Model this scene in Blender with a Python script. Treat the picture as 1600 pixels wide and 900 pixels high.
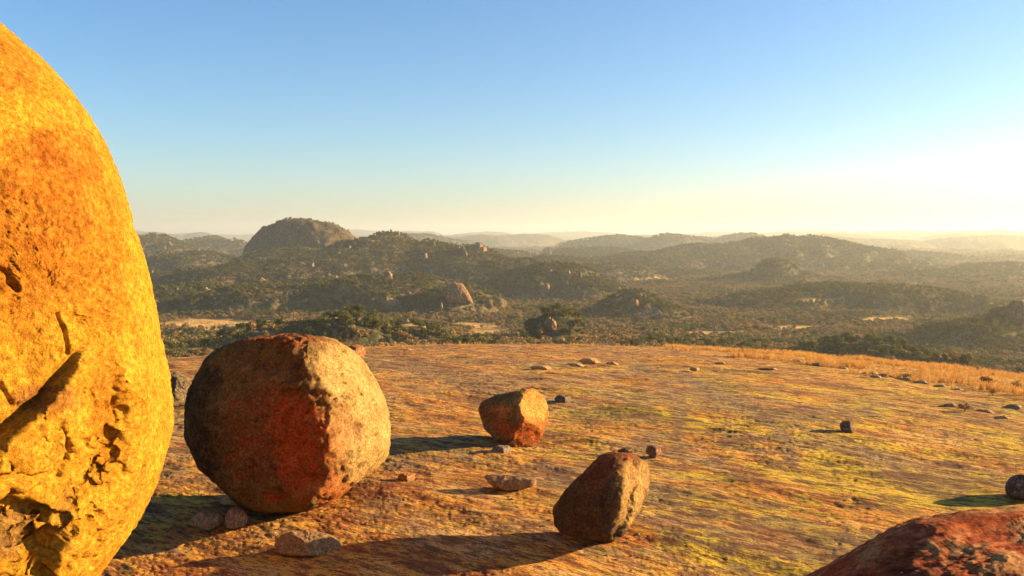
import bpy, math, random
import numpy as np
from mathutils import Vector

# ------------------------------------------------------------------ camera, sky, sun, exposure
for o in list(bpy.data.objects): bpy.data.objects.remove(o)
S = bpy.context.scene
COL = S.collection
F = 1386.0                      # focal length in pixels of the 1600 px wide photograph
PITCH = math.atan(88 / F)
CZ = 4.63                       # eye height above the rock dome's crown
cam_d = bpy.data.cameras.new("camera"); cam = bpy.data.objects.new("camera", cam_d); COL.objects.link(cam)
cam.location = (0, 0, CZ); cam.rotation_euler = (math.radians(90) - PITCH, 0, 0)
cam_d.sensor_width = 36; cam_d.lens = 36 * F / 1600; cam_d.clip_start = .1; cam_d.clip_end = 90000
S.camera = cam
SUN_EL, SUN_AZ = math.radians(14.0), math.radians(80.0)    # azimuth clockwise from the view direction
w = bpy.data.worlds.new("World"); S.world = w; w.use_nodes = True
nt = w.node_tree; nt.nodes.clear()
sky = nt.nodes.new("ShaderNodeTexSky"); sky.sky_type = 'NISHITA'; sky.sun_disc = False
sky.sun_elevation = SUN_EL; sky.sun_rotation = SUN_AZ
sky.altitude = 0; sky.air_density = 1.0; sky.dust_density = 0.5; sky.ozone_density = 4.0
bg = nt.nodes.new("ShaderNodeBackground"); bg.inputs[1].default_value = .063
wo = nt.nodes.new("ShaderNodeOutputWorld")
hs = nt.nodes.new('ShaderNodeHueSaturation'); hs.inputs['Saturation'].default_value = 1.12
nt.links.new(sky.outputs[0], hs.inputs['Color']); nt.links.new(hs.outputs[0], bg.inputs[0]); nt.links.new(bg.outputs[0], wo.inputs[0])
sd = bpy.data.lights.new("sun", 'SUN'); sd.energy = 5.0; sd.angle = math.radians(.5); sd.color = (1.0, .69, .36)
sun = bpy.data.objects.new("sun", sd); COL.objects.link(sun)
SV = Vector((math.sin(SUN_AZ) * math.cos(SUN_EL), math.cos(SUN_AZ) * math.cos(SUN_EL), math.sin(SUN_EL)))
sun.rotation_euler = SV.to_track_quat('Z', 'Y').to_euler(); sun.location = (60, 10, 40)
S.view_settings.view_transform = 'Standard'; S.view_settings.look = 'None'
S.view_settings.exposure = 1.85; S.view_settings.gamma = 1
S.render.engine = 'CYCLES'
S.render.resolution_x = 1024; S.render.resolution_y = 576
S.cycles.volume_bounces = 1

# ------------------------------------------------------------------ helpers
def cp(a): return math.cos(a)
CAM = np.array((0, 0, CZ)); FW = np.array((0, math.cos(PITCH), -math.sin(PITCH))); UP = np.array((0, math.sin(PITCH), math.cos(PITCH)))
RT = np.array((1.0, 0, 0))
def ray(px, py):
    d = FW + RT * ((px - 800) / F) + UP * ((450 - py) / F)
    return d
def project(P):
    q = P - CAM; f = q @ FW; f = np.where(f > .05, f, .05)
    return 800 + F * (q @ RT) / f, 450 - F * (q @ UP) / f
def sstep(a, b, x):
    t = np.clip((x - a) / (b - a), 0, 1); return t * t * (3 - 2 * t)
def _h(ix, iy, iz, seed):
    n = (ix.astype(np.int64) * 374761393 + iy.astype(np.int64) * 668265263 + iz.astype(np.int64) * 1274126177 + seed * 974634777) & 0xffffffff
    n = ((n ^ (n >> 13)) * 1274126177) & 0xffffffff
    n = ((n ^ (n >> 16)) * 2246822519) & 0xffffffff
    return ((n ^ (n >> 15)) & 0xffffff) / float(0xffffff)
_gr = np.random.default_rng(1); GT = _gr.normal(size=(256, 3)).astype(np.float32); GT /= np.linalg.norm(GT, axis=1)[:, None]
def vnoise(x, y, z=None, seed=0):
    """gradient noise, about -1..1; two-dimensional when z is left out"""
    two = z is None
    if two: z = np.full_like(x, .5)
    ix, iy, iz = np.floor(x), np.floor(y), np.floor(z)
    fx, fy, fz = x - ix, y - iy, z - iz
    ux, uy, uz = [f * f * f * (f * (f * 6 - 15) + 10) for f in (fx, fy, fz)]
    r = 0
    for a in (0, 1):
        for b in (0, 1):
            for c in ((0,) if two else (0, 1)):
                G = GT[(_h(ix + a, iy + b, iz + c, seed) * 255.99).astype(np.int64)]
                wt = (ux if a else 1 - ux) * (uy if b else 1 - uy)
                if not two: wt = wt * (uz if c else 1 - uz)
                r = r + wt * (G[:, 0] * (fx - a) + G[:, 1] * (fy - b) + (0 if two else G[:, 2] * (fz - c)))
    return r * (2.6 if two else 2.0)
def fbm(x, y, z=None, o=5, seed=0, g=.5, l=2.03):
    sh = np.shape(x); x = np.ravel(np.asarray(x, float)); y = np.ravel(np.asarray(y, float)); z = None if z is None else np.ravel(np.asarray(z, float))
    r = 0; a = 1; t = 0
    for i in range(o):
        r = r + a * vnoise(x, y, z, seed + i * 17); t += a * a; a *= g
        x, y = (x * .8 - y * .6) * l + 3.7, (x * .6 + y * .8) * l + 9.1
        if z is not None: z = z * l + 3.1
    return (r / math.sqrt(t) * .62).reshape(sh)
def tag(o, label=None, cat=None, group=None, kind=None):
    if label: o['label'] = label
    if cat: o['category'] = cat
    if group: o['group'] = group
    if kind: o['kind'] = kind
    return o
def mesh_np(name, V, Fc, mat, smooth=True, col=None):
    me = bpy.data.meshes.new(name)
    V = np.asarray(V, np.float32); Fc = np.asarray(Fc, np.int32); k = Fc.shape[1]
    me.vertices.add(len(V)); me.vertices.foreach_set("co", V.ravel())
    me.loops.add(Fc.size); me.loops.foreach_set("vertex_index", Fc.ravel())
    me.polygons.add(len(Fc)); me.polygons.foreach_set("loop_start", np.arange(0, Fc.size, k, dtype=np.int32))
    me.polygons.foreach_set("use_smooth", np.full(len(Fc), smooth))
    me.update(calc_edges=True); me.validate()
    if col is not None:
        a = me.color_attributes.new("tint", 'FLOAT_COLOR', 'POINT')
        c = np.ones((len(V), 4), np.float32); c[:, :3] = col; a.data.foreach_set("color", c.ravel())
    if mat: me.materials.append(mat)
    return me
def obj(name, me, parent=None, loc=(0, 0, 0), rz=0, scale=None):
    o = bpy.data.objects.new(name, me); COL.objects.link(o); o.location = loc; o.rotation_euler = (0, 0, rz)
    if scale is not None: o.scale = scale if hasattr(scale, '__len__') else (scale,) * 3
    if parent: o.parent = parent
    return o

class NT:
    def __init__(s, name):
        s.m = bpy.data.materials.new(name); s.m.use_nodes = True; s.t = s.m.node_tree; s.t.nodes.clear()
    def n(s, t, **k):
        x = s.t.nodes.new(t)
        for a, b in k.items(): setattr(x, a, b)
        return x
    def l(s, a, b): s.t.links.new(a, b)
    def noise(s, co, scale, detail=6, rough=.55, dist=0):
        x = s.n("ShaderNodeTexNoise"); s.l(co, x.inputs['Vector']); x.inputs['Scale'].default_value = scale
        x.inputs['Detail'].default_value = detail; x.inputs['Roughness'].default_value = rough; x.inputs['Distortion'].default_value = dist
        return x.outputs[0]
    def map(s, co, sc=(1, 1, 1), rot=(0, 0, 0)):
        x = s.n("ShaderNodeMapping"); s.l(co, x.inputs[0]); x.inputs['Scale'].default_value = sc; x.inputs['Rotation'].default_value = rot
        return x.outputs[0]
    def rng(s, v, a, b, c=0, d=1):
        x = s.n("ShaderNodeMapRange"); s.l(v, x.inputs[0])
        for i, q in enumerate((a, b, c, d)): x.inputs[i + 1].default_value = q
        return x.outputs[0]
    def mix(s, f, a, b, mode='MIX'):
        x = s.n("ShaderNodeMix", data_type='RGBA', blend_type=mode)
        for sock, v in ((x.inputs[0], f), (x.inputs[6], a), (x.inputs[7], b)):
            if isinstance(v, (int, float)): sock.default_value = v
            elif isinstance(v, tuple): sock.default_value = (*v, 1)
            else: s.l(v, sock)
        return x.outputs[2]
    def math(s, op, a, b=0.0):
        x = s.n("ShaderNodeMath", operation=op)
        for i, v in enumerate((a, b)):
            if isinstance(v, (int, float)): x.inputs[i].default_value = v
            else: s.l(v, x.inputs[i])
        return x.outputs[0]
    def out(s, colr, bumph=None, bs=.5, bd=.05, rough=1.0, spec=.05):
        p = s.n("ShaderNodeBsdfPrincipled"); o = s.n("ShaderNodeOutputMaterial")
        if isinstance(colr, tuple): p.inputs['Base Color'].default_value = (*colr, 1)
        else: s.l(colr, p.inputs['Base Color'])
        p.inputs['Roughness'].default_value = rough; p.inputs['Specular IOR Level'].default_value = spec
        if bumph is not None:
            b = s.n("ShaderNodeBump"); s.l(bumph, b.inputs['Height']); b.inputs['Strength'].default_value = bs; b.inputs['Distance'].default_value = bd
            s.l(b.outputs[0], p.inputs['Normal'])
        s.l(p.outputs[0], o.inputs[0]); return s.m

def rock_mat(name, base=None, scale=1.0, speck=(.05, .035, .02), pale=(.6, .5, .35), bump=.06, speck_amt=.55, stretch=(1, 1, 1), pale_amt=.35, bs=.9):
    """granite: painted large-scale tint (attribute or flat) broken up by mineral grain, lichen spots and pitting"""
    t = NT(name); co = t.n("ShaderNodeTexCoord").outputs['Object']; co = t.map(co, stretch)
    if base is None:
        a = t.n("ShaderNodeAttribute"); a.attribute_name = "tint"; c = a.outputs['Color']
    else:
        c = t.mix(t.rng(t.noise(co, 1.2 * scale, 8, .65), .38, .62), base, tuple(x * .55 for x in base))
    n1 = t.noise(co, 3.2 * scale, 12, .72); n2 = t.noise(co, 17 * scale, 9, .75); n3 = t.noise(co, 60 * scale, 5, .7); n4 = t.noise(co, 1.1 * scale, 10, .7)
    c = t.mix(t.rng(n1, .47, .62, 0, pale_amt), c, pale)
    c = t.mix(t.rng(n2, .38, .48, speck_amt, 0), c, speck)
    n6 = t.noise(co, 8 * scale, 6, .7); c = t.mix(1.0, c, t.mix(t.rng(n6, .40, .60), (.62, .58, .55), (1.22, 1.2, 1.16)), 'MULTIPLY')
    vo = t.n("ShaderNodeTexVoronoi"); vo.feature = 'F1'; t.l(t.n("ShaderNodeVectorMath", operation='ADD').outputs[0] if False else co, vo.inputs['Vector']); vo.inputs['Scale'].default_value = 5.5 * scale
    spot = t.math('MULTIPLY', t.rng(t.math('ADD', vo.outputs['Distance'], t.math('MULTIPLY', n2, .5)), .42, .50, 1, 0), t.rng(t.noise(co, .9 * scale, 4), .48, .56, 0, .55))
    c = t.mix(spot, c, t.mix(.5, c, tuple(min(1, q_ * 1.25) for q_ in pale)))
    c = t.mix(1.0, c, t.mix(t.rng(n3, .3, .7), (.62, .58, .54), (1.25, 1.22, 1.18)), 'MULTIPLY')
    c = t.mix(1.0, c, t.mix(t.rng(n4, .35, .65), (.72, .68, .66), (1.15, 1.15, 1.15)), 'MULTIPLY')
    v = t.n("ShaderNodeTexVoronoi"); t.l(co, v.inputs['Vector']); v.inputs['Scale'].default_value = 9 * scale
    h = t.math('ADD', t.math('MULTIPLY', n1, 1.6), t.math('MULTIPLY', n2, .8))
    h = t.math('ADD', h, t.math('MULTIPLY', n3, .28))
    h = t.math('ADD', h, t.math('MULTIPLY', t.rng(v.outputs['Distance'], 0, .35), .12))
    return t.out(c, h, bs, bump)

# ------------------------------------------------------------------ the rock dome underfoot
DA, DB, DY = .00231, .0024, 22.3
def dome0(x, y): return -DA * (y - DY) ** 2 - DB * x * x
def dome_h(x, y):
    r = np.hypot(x, y)
    z = dome0(x, y) + .16 * fbm(x * .11, y * .13, o=3, seed=3) * sstep(4, 12, r)
    u = x * .87 - y * .49; v = x * .49 + y * .87
    z = z + .075 * fbm(u * .35, v * .8, o=5, seed=11, g=.46)
    # exfoliation: thin broken sheets, present only in patches
    q = fbm(u * .30 + 5, v * .62, o=6, seed=29, g=.58) * 7
    st = np.floor(q) + sstep(.86, 1.0, q - np.floor(q))
    patch = sstep(-.1, .25, fbm(x * .12 + 3, y * .12, o=3, seed=31))
    z = z + (st * .016 - q * .014) * patch
    m = fbm(u * 1.9, v * 4.2, o=5, seed=41, g=.66)
    z = z + .012 * m + .006 * fbm(u * 3, v * 12, o=4, seed=51, g=.55)
    c = fbm(u * .45 + 20, v * 2.4, o=5, seed=57, g=.5)          # thin cracks
    z = z - .02 * np.exp(-(c / .035) ** 2) * sstep(-.1, .2, fbm(x * .4, y * .4, o=3, seed=58))
    return z
def ground_hit(px, py, f=dome0):
    d = ray(px, py); t = 3.0
    for i in range(4000):
        p = CAM + d * t
        if p[2] < f(p[0], p[1]): break
        t *= 1.002
    for i in range(40):
        if p[2] > float(dome_h(p[0:1], p[1:2])[0]): break
        t *= .998; p = CAM + d * t
    return p

def tint_layers(px, py, base, layers, nz):
    c = np.tile(np.array(base, np.float32), (len(px), 1))
    for k, (cx, cy, rx, ry, colr, s) in enumerate(layers):
        q = np.hypot((px - cx) / rx, (py - cy) / ry) + nz[k % len(nz)] * .95
        wt = (s * sstep(1.25, .55, q))[:, None]
        c = c * (1 - wt) + np.array(colr) * wt
    return c

ang = np.concatenate([np.radians(np.linspace(-180, -42, 50)), np.radians(np.linspace(-41, 41, 900)), np.radians(np.linspace(42, 180, 50))])[:-1]
rad = np.concatenate([np.linspace(.3, 7, 18)[:-1], np.exp(np.linspace(math.log(7), math.log(85), 640)), np.linspace(88, 235, 50)])
def polar(ang, rad):
    A, R = np.meshgrid(ang, rad); X = (np.sin(A) * R).ravel(); Y = (np.cos(A) * R).ravel()
    n, m = len(ang), len(rad)
    i = np.arange(m - 1)[:, None] * n; j = np.arange(n)[None]; j2 = (j + 1) % n
    Q = np.stack([i + j, i + j2, i + n + j2, i + n + j], -1).reshape(-1, 4)
    return X, Y, Q[:, ::-1]
X, Y, Q = polar(ang, rad); Z = dome_h(X, Y)
P = np.stack([X, Y, Z], 1); px, py = project(P)
u = X * .87 - Y * .49; v = X * .49 + Y * .87
ORG, YEL, GRY, DRK, RED, PAL = (.80, .375, .08), (.72, .54, .05), (.26, .20, .15), (.11, .08, .055), (.46, .13, .04), (.68, .42, .19)
n1 = fbm(u * .25, v * .5, o=5, seed=61, g=.6); n2 = fbm(u * .5 + 9, v * 1.1, o=5, seed=71, g=.6); n3 = fbm(u * .09, v * .16, o=4, seed=81, g=.6); n4 = fbm(u * 1.4, v * 3.4, o=4, seed=91, g=.65)
right = sstep(560, 1250, px + (py - 700) * .35)
lich = sstep(-.10, .30, n1 * 1.2 + n4 * .8 + n3 * .5 + (right - .55) * .55)
lich = np.clip(lich * (.75 + .5 * right), 0, 1) * sstep(545, 585, py + 25 * n3) * (1 - .75 * np.exp(-(((px - 700) / 260) ** 2 + ((py - 770) / 65) ** 2)))
c = np.array(ORG) * np.ones((len(X), 1))
mixc = lambda c, k, wt: c * (1 - wt[:, None]) + np.array(k) * wt[:, None]
c = mixc(c, PAL, .75 * sstep(.0, .25, n2)); c = mixc(c, (.50, .19, .06), .7 * sstep(.05, .3, -n2 + .4 * n3)); c = mixc(c, YEL, np.clip(lich * 1.0, 0, .95))
grey = sstep(.02, .32, n3 + .45 * n4 + .35 * n2 + .12 * sstep(660, 560, py)); c = mixc(c, GRY, grey * .8)
c = mixc(c, (.62, .27, .10), .5 * sstep(620, 560, py + 60 * n1) * sstep(-.1, .3, n2 + .2) * (1 - grey * .6))
c = mixc(c, RED, .6 * sstep(.1, .5, fbm(u * .35, v * .6, o=4, seed=101) + .55 * np.exp(-(((px - 980) / 70) ** 2 + ((py - 835) / 24) ** 2)) * 1.5 - .1))
c = mixc(c, DRK, .8 * sstep(.25, .5, n4 + .35 * n1))
gedge = np.interp(px, [-900, 1000, 1100, 1300, 1450, 1600, 1900], [536, 540, 547, 580, 605, 629, 690])
straw = sstep(6, -6, py - gedge + 8 * n2) * sstep(900, 1060, px); c = mixc(c, (.62, .36, .10), straw)

def ground_mat():
    t = NT("rock_dome_granite"); co = t.n("ShaderNodeTexCoord").outputs['Object']
    a = t.n("ShaderNodeAttribute"); a.attribute_name = "tint"; c = a.outputs['Color']
    cr = t.map(co, (1, 1, 1), (0, 0, math.radians(29))); cs = t.map(cr, (.75, 3.0, 1))
    n0 = t.noise(cs, .8, 12, .72, .6); n1 = t.noise(cs, 2.4, 12, .75, .4); n2 = t.noise(cs, 8, 9, .75); n3 = t.noise(co, 34, 6, .7); n5 = t.noise(t.map(cr, (.7, 2.0, 1)), .55, 12, .74, .8)
    c = t.mix(t.rng(n0, .53, .59, 0, .55), c, (.82, .50, .14))
    c = t.mix(t.rng(n1, .51, .58, 0, .5), c, (.74, .52, .07))
    c = t.mix(t.rng(n5, .53, .575, 0, .75), c, (.24, .145, .085))
    c = t.mix(t.rng(n2, .43, .49, .8, 0), c, (.09, .05, .03))
    c = t.mix(t.rng(n1, .45, .49, .85, 0), c, (.19, .085, .04))
    c = t.mix(1.0, c, t.mix(t.rng(n3, .3, .7), (.55, .52, .5), (1.4, 1.36, 1.3)), 'MULTIPLY')
    h = t.math('ADD', t.math('MULTIPLY', n1, 1.2), t.math('ADD', t.math('MULTIPLY', n2, .5), t.math('MULTIPLY', n3, .16)))
    return t.out(c, h, 1.0, .12, spec=.06)
def pdist(px, py, pts):
    best = np.full(len(px), 1e9); pts = np.array(pts, float)
    for (a, b) in zip(pts[:-1], pts[1:]):
        e = b - a; t = np.clip(((px - a[0]) * e[0] + (py - a[1]) * e[1]) / (e @ e), 0, 1)
        best = np.minimum(best, np.hypot(px - a[0] - t * e[0], (py - a[1] - t * e[1]) * 1.6))
    return best
for pts, wd, kc, am in [([(1065, 585), (1095, 605), (1150, 630), (1215, 668), (1240, 720)], 13, GRY, .8), ([(1062, 640), (1058, 700)], 9, (.22, .16, .12), .7), ([(1000, 575), (1040, 600), (1062, 640)], 14, GRY, .6), ([(860, 600), (930, 590), (1010, 578)], 14, GRY, .6),
                        ([(640, 580), (760, 600), (830, 590)], 22, GRY, .6), ([(1200, 650), (1330, 700), (1500, 740)], 15, GRY, .5), ([(1360, 720), (1440, 760), (1500, 770)], 22, GRY, .6), ([(905, 650), (990, 655), (1010, 640)], 16, (.17, .18, .08), .6),
                        ([(1130, 840), (1180, 860), (1210, 862)], 7, DRK, .8), ([(1140, 560), (1300, 600), (1500, 640), (1650, 690)], 16, (.46, .22, .10), .6), ([(980, 835), (1010, 842)], 22, (.50, .13, .04), .9), ([(700, 888), (760, 892)], 18, (.45, .15, .06), .7)]:
    c = mixc(c, kc, am * sstep(1.3, .4, pdist(px, py, pts) / wd + .8 * n4 + .5 * n2))
M_GROUND = ground_mat()
dome = tag(obj("rock_dome_ground", mesh_np("rock_dome_ground", P, Q, M_GROUND, True, c)), kind='structure')

# ------------------------------------------------------------------ valley and hills
HILLS = []     # centre x, y, across half width, along half depth, top z, power, azimuth
def hill(px, top, hw, dist, depth, power=1.0):
    d = ray(px, top); d = d / d[1]; az = math.atan2(d[0], 1); p = CAM + d * dist
    HILLS.append((p[0], p[1], hw / F * dist * 1.12, depth, p[2], power, az))
for a in [  # px, top py, half width px, distance, depth (m), power
    (470, 386, 120, 1580, 150, .7), (590, 367, 110, 1500, 150, .6), (680, 376, 80, 1480, 140, .7), (540, 392, 200, 1420, 160, .7), (735, 384, 70, 1420, 110, .7), (715, 396, 110, 1400, 150, .9), (800, 404, 90, 1350, 130, .8), (380, 412, 95, 1350, 150, .9),
    (865, 412, 95, 1190, 90, .65), (925, 438, 62, 1130, 80, .9), (815, 432, 60, 1180, 80, .9),
    (610, 432, 150, 960, 80, .6), (480, 440, 150, 980, 80, .6), (320, 446, 150, 1040, 90, .7), (705, 452, 62, 880, 50, .7), (400, 446, 90, 960, 70, .7),
    (285, 426, 90, 1400, 120, .8), (230, 368, 85, 2500, 300, .8), (330, 376, 100, 3200, 350, .8), (300, 396, 100, 1900, 200, .8),
    (990, 457, 66, 860, 50, 1.5), (1010, 474, 80, 850, 45, 1.0), (870, 489, 55, 470, 22, .8),
    (548, 488, 62, 430, 30, .9), (440, 508, 100, 430, 32, .9), (640, 506, 60, 440, 30, 1.0),
    (1345, 447, 170, 1040, 80, .5), (1220, 461, 110, 1010, 60, .7), (1460, 461, 100, 1000, 60, .7),
    (1213, 405, 52, 1560, 80, 1.7), (1213, 425, 95, 1560, 90, 1.2), (1140, 438, 60, 1540, 60, 1.0),
    (1240, 370, 125, 2500, 300, .55), (1130, 382, 130, 2450, 260, .6), (1020, 396, 110, 2300, 240, .8), (930, 388, 90, 3000, 300, .8), (1350, 388, 80, 2450, 250, .8), (1190, 400, 190, 2250, 160, .7),
    (860, 402, 90, 2000, 160, .8), (950, 412, 90, 1800, 150, .9), (1060, 424, 100, 1850, 130, .9), (780, 392, 80, 2600, 200, .8),
    (1590, 482, 50, 680, 50, .8), (1520, 506, 80, 650, 45, .8), (1660, 476, 100, 700, 60, .8), (1485, 560, 45, 330, 14, 1.0),
    (1575, 413, 75, 2000, 160, .7), (1500, 424, 90, 1800, 130, .9), (1390, 414, 60, 2100, 160, .9), (1420, 396, 90, 3000, 250, .8),
    (1350, 536, 120, 420, 20, 1.0)]: hill(*a)
rr = random.Random(5)
for i in range(90):            # far ridges up to the horizon
    d = rr.uniform(3800, 17000); hill(rr.uniform(150, 1800), rr.uniform(366, 377) - 5 * min(1, d / 12000) - (4 if rr.random() < .2 else 0), rr.uniform(30, 100), d, d * .07, .7)
for a in [(1540, 360, 150, 9500, 900, .7), (1400, 361, 110, 10500, 900, .7), (1250, 361, 90, 11500, 900, .7), (1560, 378, 180, 6300, 700, .7), (1450, 374, 110, 7500, 700, .7),
          (800, 367, 80, 8000, 800, .7), (720, 368, 70, 9000, 800, .7), (1050, 366, 80, 9500, 800, .7), (640, 371, 90, 6500, 600, .7), (1330, 371, 120, 5600, 500, .7)]: hill(*a)
def terr_h(x, y, hills=True):
    r = np.hypot(x, y); t = x / np.maximum(y, 1)
    t = np.where(y > 1, np.clip(t, -1, 1), np.sign(x))
    z = np.interp(r, [0, 130, 200, 300, 450, 700, 1000, 1500, 3000, 6000, 14000, 30000], [-37, -36, -34, -37, -54, -74, -80, -86, -96, -104, -112, -118])
    z = z - 10 * np.clip(t / .5, 0, 1) * sstep(900, 300, r) - 3 * np.clip(-t / .4, 0, 1) * sstep(700, 300, r)
    n = fbm(x / 190, y / 190, o=6, seed=7)
    z = z + n * np.interp(r, [0, 300, 700, 3000, 9000], [1, 2.5, 5, 14, 40])
    b = fbm(x / 75, y / 75, o=5, seed=19, g=.6); b2 = fbm(x / 500, y / 500, o=6, seed=23, g=.62)
    top = z.copy()
    for (cx, cy, hw, dp, tz, pw, az) in (HILLS if hills else []):
        dx, dy = x - cx, y - cy; ca, sa = math.cos(az), math.sin(az)
        aa = (dx * ca - dy * sa) / hw; bb = (dx * sa + dy * ca) / dp
        q2 = aa * aa + bb * bb
        k = q2 < 1.3
        if not k.any(): continue
        nz = (b[k] + .5 * b2[k]- .1) * .55 if cy < 3500 else b2[k] * .6
        h = np.clip(1 - q2[k] * (1 + nz * 1.2), 0, 1) ** pw
        hz = z[k] + (tz - z[k]) * h * (1 + .35 * nz)
        top[k] = np.maximum(top[k], hz)
    return top
ang2 = np.concatenate([np.radians(np.linspace(-180, -44, 60)), np.radians(np.linspace(-43, 43, 620)), np.radians(np.linspace(44, 180, 60))])[:-1]
rad2 = np.concatenate([[.5, 60], np.exp(np.linspace(math.log(130), math.log(6000), 430)), np.exp(np.linspace(math.log(6050), math.log(34000), 110))])
X, Y, Q = polar(ang2, rad2); Z = terr_h(X, Y); P = np.stack([X, Y, Z], 1); px, py = project(P)
CLEAR = [(335, 507, 78, 9), (310, 553, 60, 9), (440, 503, 50, 3), (765, 521, 40, 8), (740, 509, 40, 5), (1115, 522, 60, 6), (1230, 512, 70, 3), (650, 508, 40, 3), (1390, 500, 50, 4), (1290, 470, 50, 2.5), (1000, 437, 60, 2)]
def clearing(px, py, x, y):
    m = np.zeros_like(px); n = fbm(x / 14, y / 14, o=3, seed=37)
    for cx, cy, rx, ry in CLEAR: m = np.maximum(m, sstep(1.15, .85, np.hypot((px - cx) / rx, (py - cy) / ry) + n * .3))
    return m
cl = clearing(px, py, X, Y)
na = fbm(X / 60, Y / 60, o=5, seed=43, g=.6); nb = fbm(X / 22, Y / 22, o=4, seed=47, g=.6); nc = fbm(X / 300, Y / 300, o=4, seed=53)
c = np.array((.12, .11, .045)) * np.ones((len(X), 1))
hl_ = np.clip((Z - terr_h(X, Y, False)) / 15, 0, 1)
c = mixc(c, (.26, .19, .085), .7 * (1 - hl_)); c = mixc(c, (.075, .075, .035), sstep(-.2, .3, na + .3 * nc + .5 * (hl_ - .6))); c = mixc(c, (.30, .19, .085), .7 * sstep(.1, .5, nb + .4 * nc)); c = mixc(c, (.26, .21, .16), .7 * sstep(.3, .55, nb - .3 * na))
c = mixc(c, (.60, .38, .12), cl)
def terr_mat():
    t = NT("bushveld_ground"); co = t.n("ShaderNodeTexCoord").outputs['Object']
    a = t.n("ShaderNodeAttribute"); a.attribute_name = "tint"; c = a.outputs['Color']
    n1 = t.noise(co, .05, 10, .7); n2 = t.noise(co, .4, 8, .7)
    c = t.mix(1.0, c, t.mix(t.rng(n1, .35, .65), (.6, .62, .6), (1.3, 1.25, 1.2)), 'MULTIPLY')
    c = t.mix(1.0, c, t.mix(t.rng(n2, .35, .65), (.65, .65, .65), (1.3, 1.3, 1.3)), 'MULTIPLY')
    h = t.math('ADD', t.math('MULTIPLY', n1, 12), t.math('MULTIPLY', n2, 2.0))
    return t.out(c, h, .8, 1.0)
tag(obj("valley_ground", mesh_np("valley_ground", P, Q, terr_mat(), True, c)), kind='structure')

# ------------------------------------------------------------------ boulders: convex blocks with rounded edges, weathered
def ico(sub):
    import bmesh
    bm = bmesh.new(); bmesh.ops.create_icosphere(bm, subdivisions=sub, radius=1)
    V = np.array([v.co[:] for v in bm.verts]); T = np.array([[v.index for v in f.verts] for f in bm.faces]); bm.free()
    V /= np.linalg.norm(V, axis=1)[:, None]; return V, T
ICO = {}
def get_ico(s):
    if s not in ICO: ICO[s] = ico(s)
    return ICO[s]
def polarsphere(axis, nphi, nth, pw=1.5):
    axis = axis / np.linalg.norm(axis); a = np.cross(axis, (0, 0, 1.0)); a /= np.linalg.norm(a); b = np.cross(axis, a)
    th = math.pi * np.linspace(0, 1, nth + 1)[1:-1] ** pw; ph = np.linspace(0, 2 * math.pi, nphi, endpoint=False)
    T, H = np.meshgrid(th, ph, indexing='ij')
    D = (np.cos(T)[..., None] * axis + np.sin(T)[..., None] * (np.cos(H)[..., None] * a + np.sin(H)[..., None] * b)).reshape(-1, 3)
    n = nphi; m = len(th)
    i = np.arange(m - 1)[:, None] * n; j = np.arange(n)[None]; j2 = (j + 1) % n
    q = np.stack([i + j, i + j2, i + n + j2, i + n + j], -1).reshape(-1, 4)
    tri = np.concatenate([q[:, [0, 1, 2]], q[:, [0, 2, 3]]])
    D = np.concatenate([D, [axis], [-axis]]); A, B = len(D) - 2, len(D) - 1
    jj = np.arange(n); top = np.stack([np.full(n, A), (jj + 1) % n, jj], 1); bot = np.stack([np.full(n, B), (m - 1) * n + jj, (m - 1) * n + (jj + 1) % n], 1)
    return D, np.concatenate([tri, top, bot])
def fix_winding(V, T, C):
    a, b, c = V[T[:, 0]], V[T[:, 1]], V[T[:, 2]]
    f = np.einsum('ij,ij->i', np.cross(b - a, c - a), (a + b + c) / 3 - C)
    if (f < 0).mean() > .5: T = T[:, ::-1]
    return T
def normals(V, T):
    a, b, c = V[T[:, 0]], V[T[:, 1]], V[T[:, 2]]; fn = np.cross(b - a, c - a); N = np.zeros_like(V)
    for k in range(3): np.add.at(N, T[:, k], fn)
    return N / (np.linalg.norm(N, axis=1)[:, None] + 1e-12)
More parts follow.
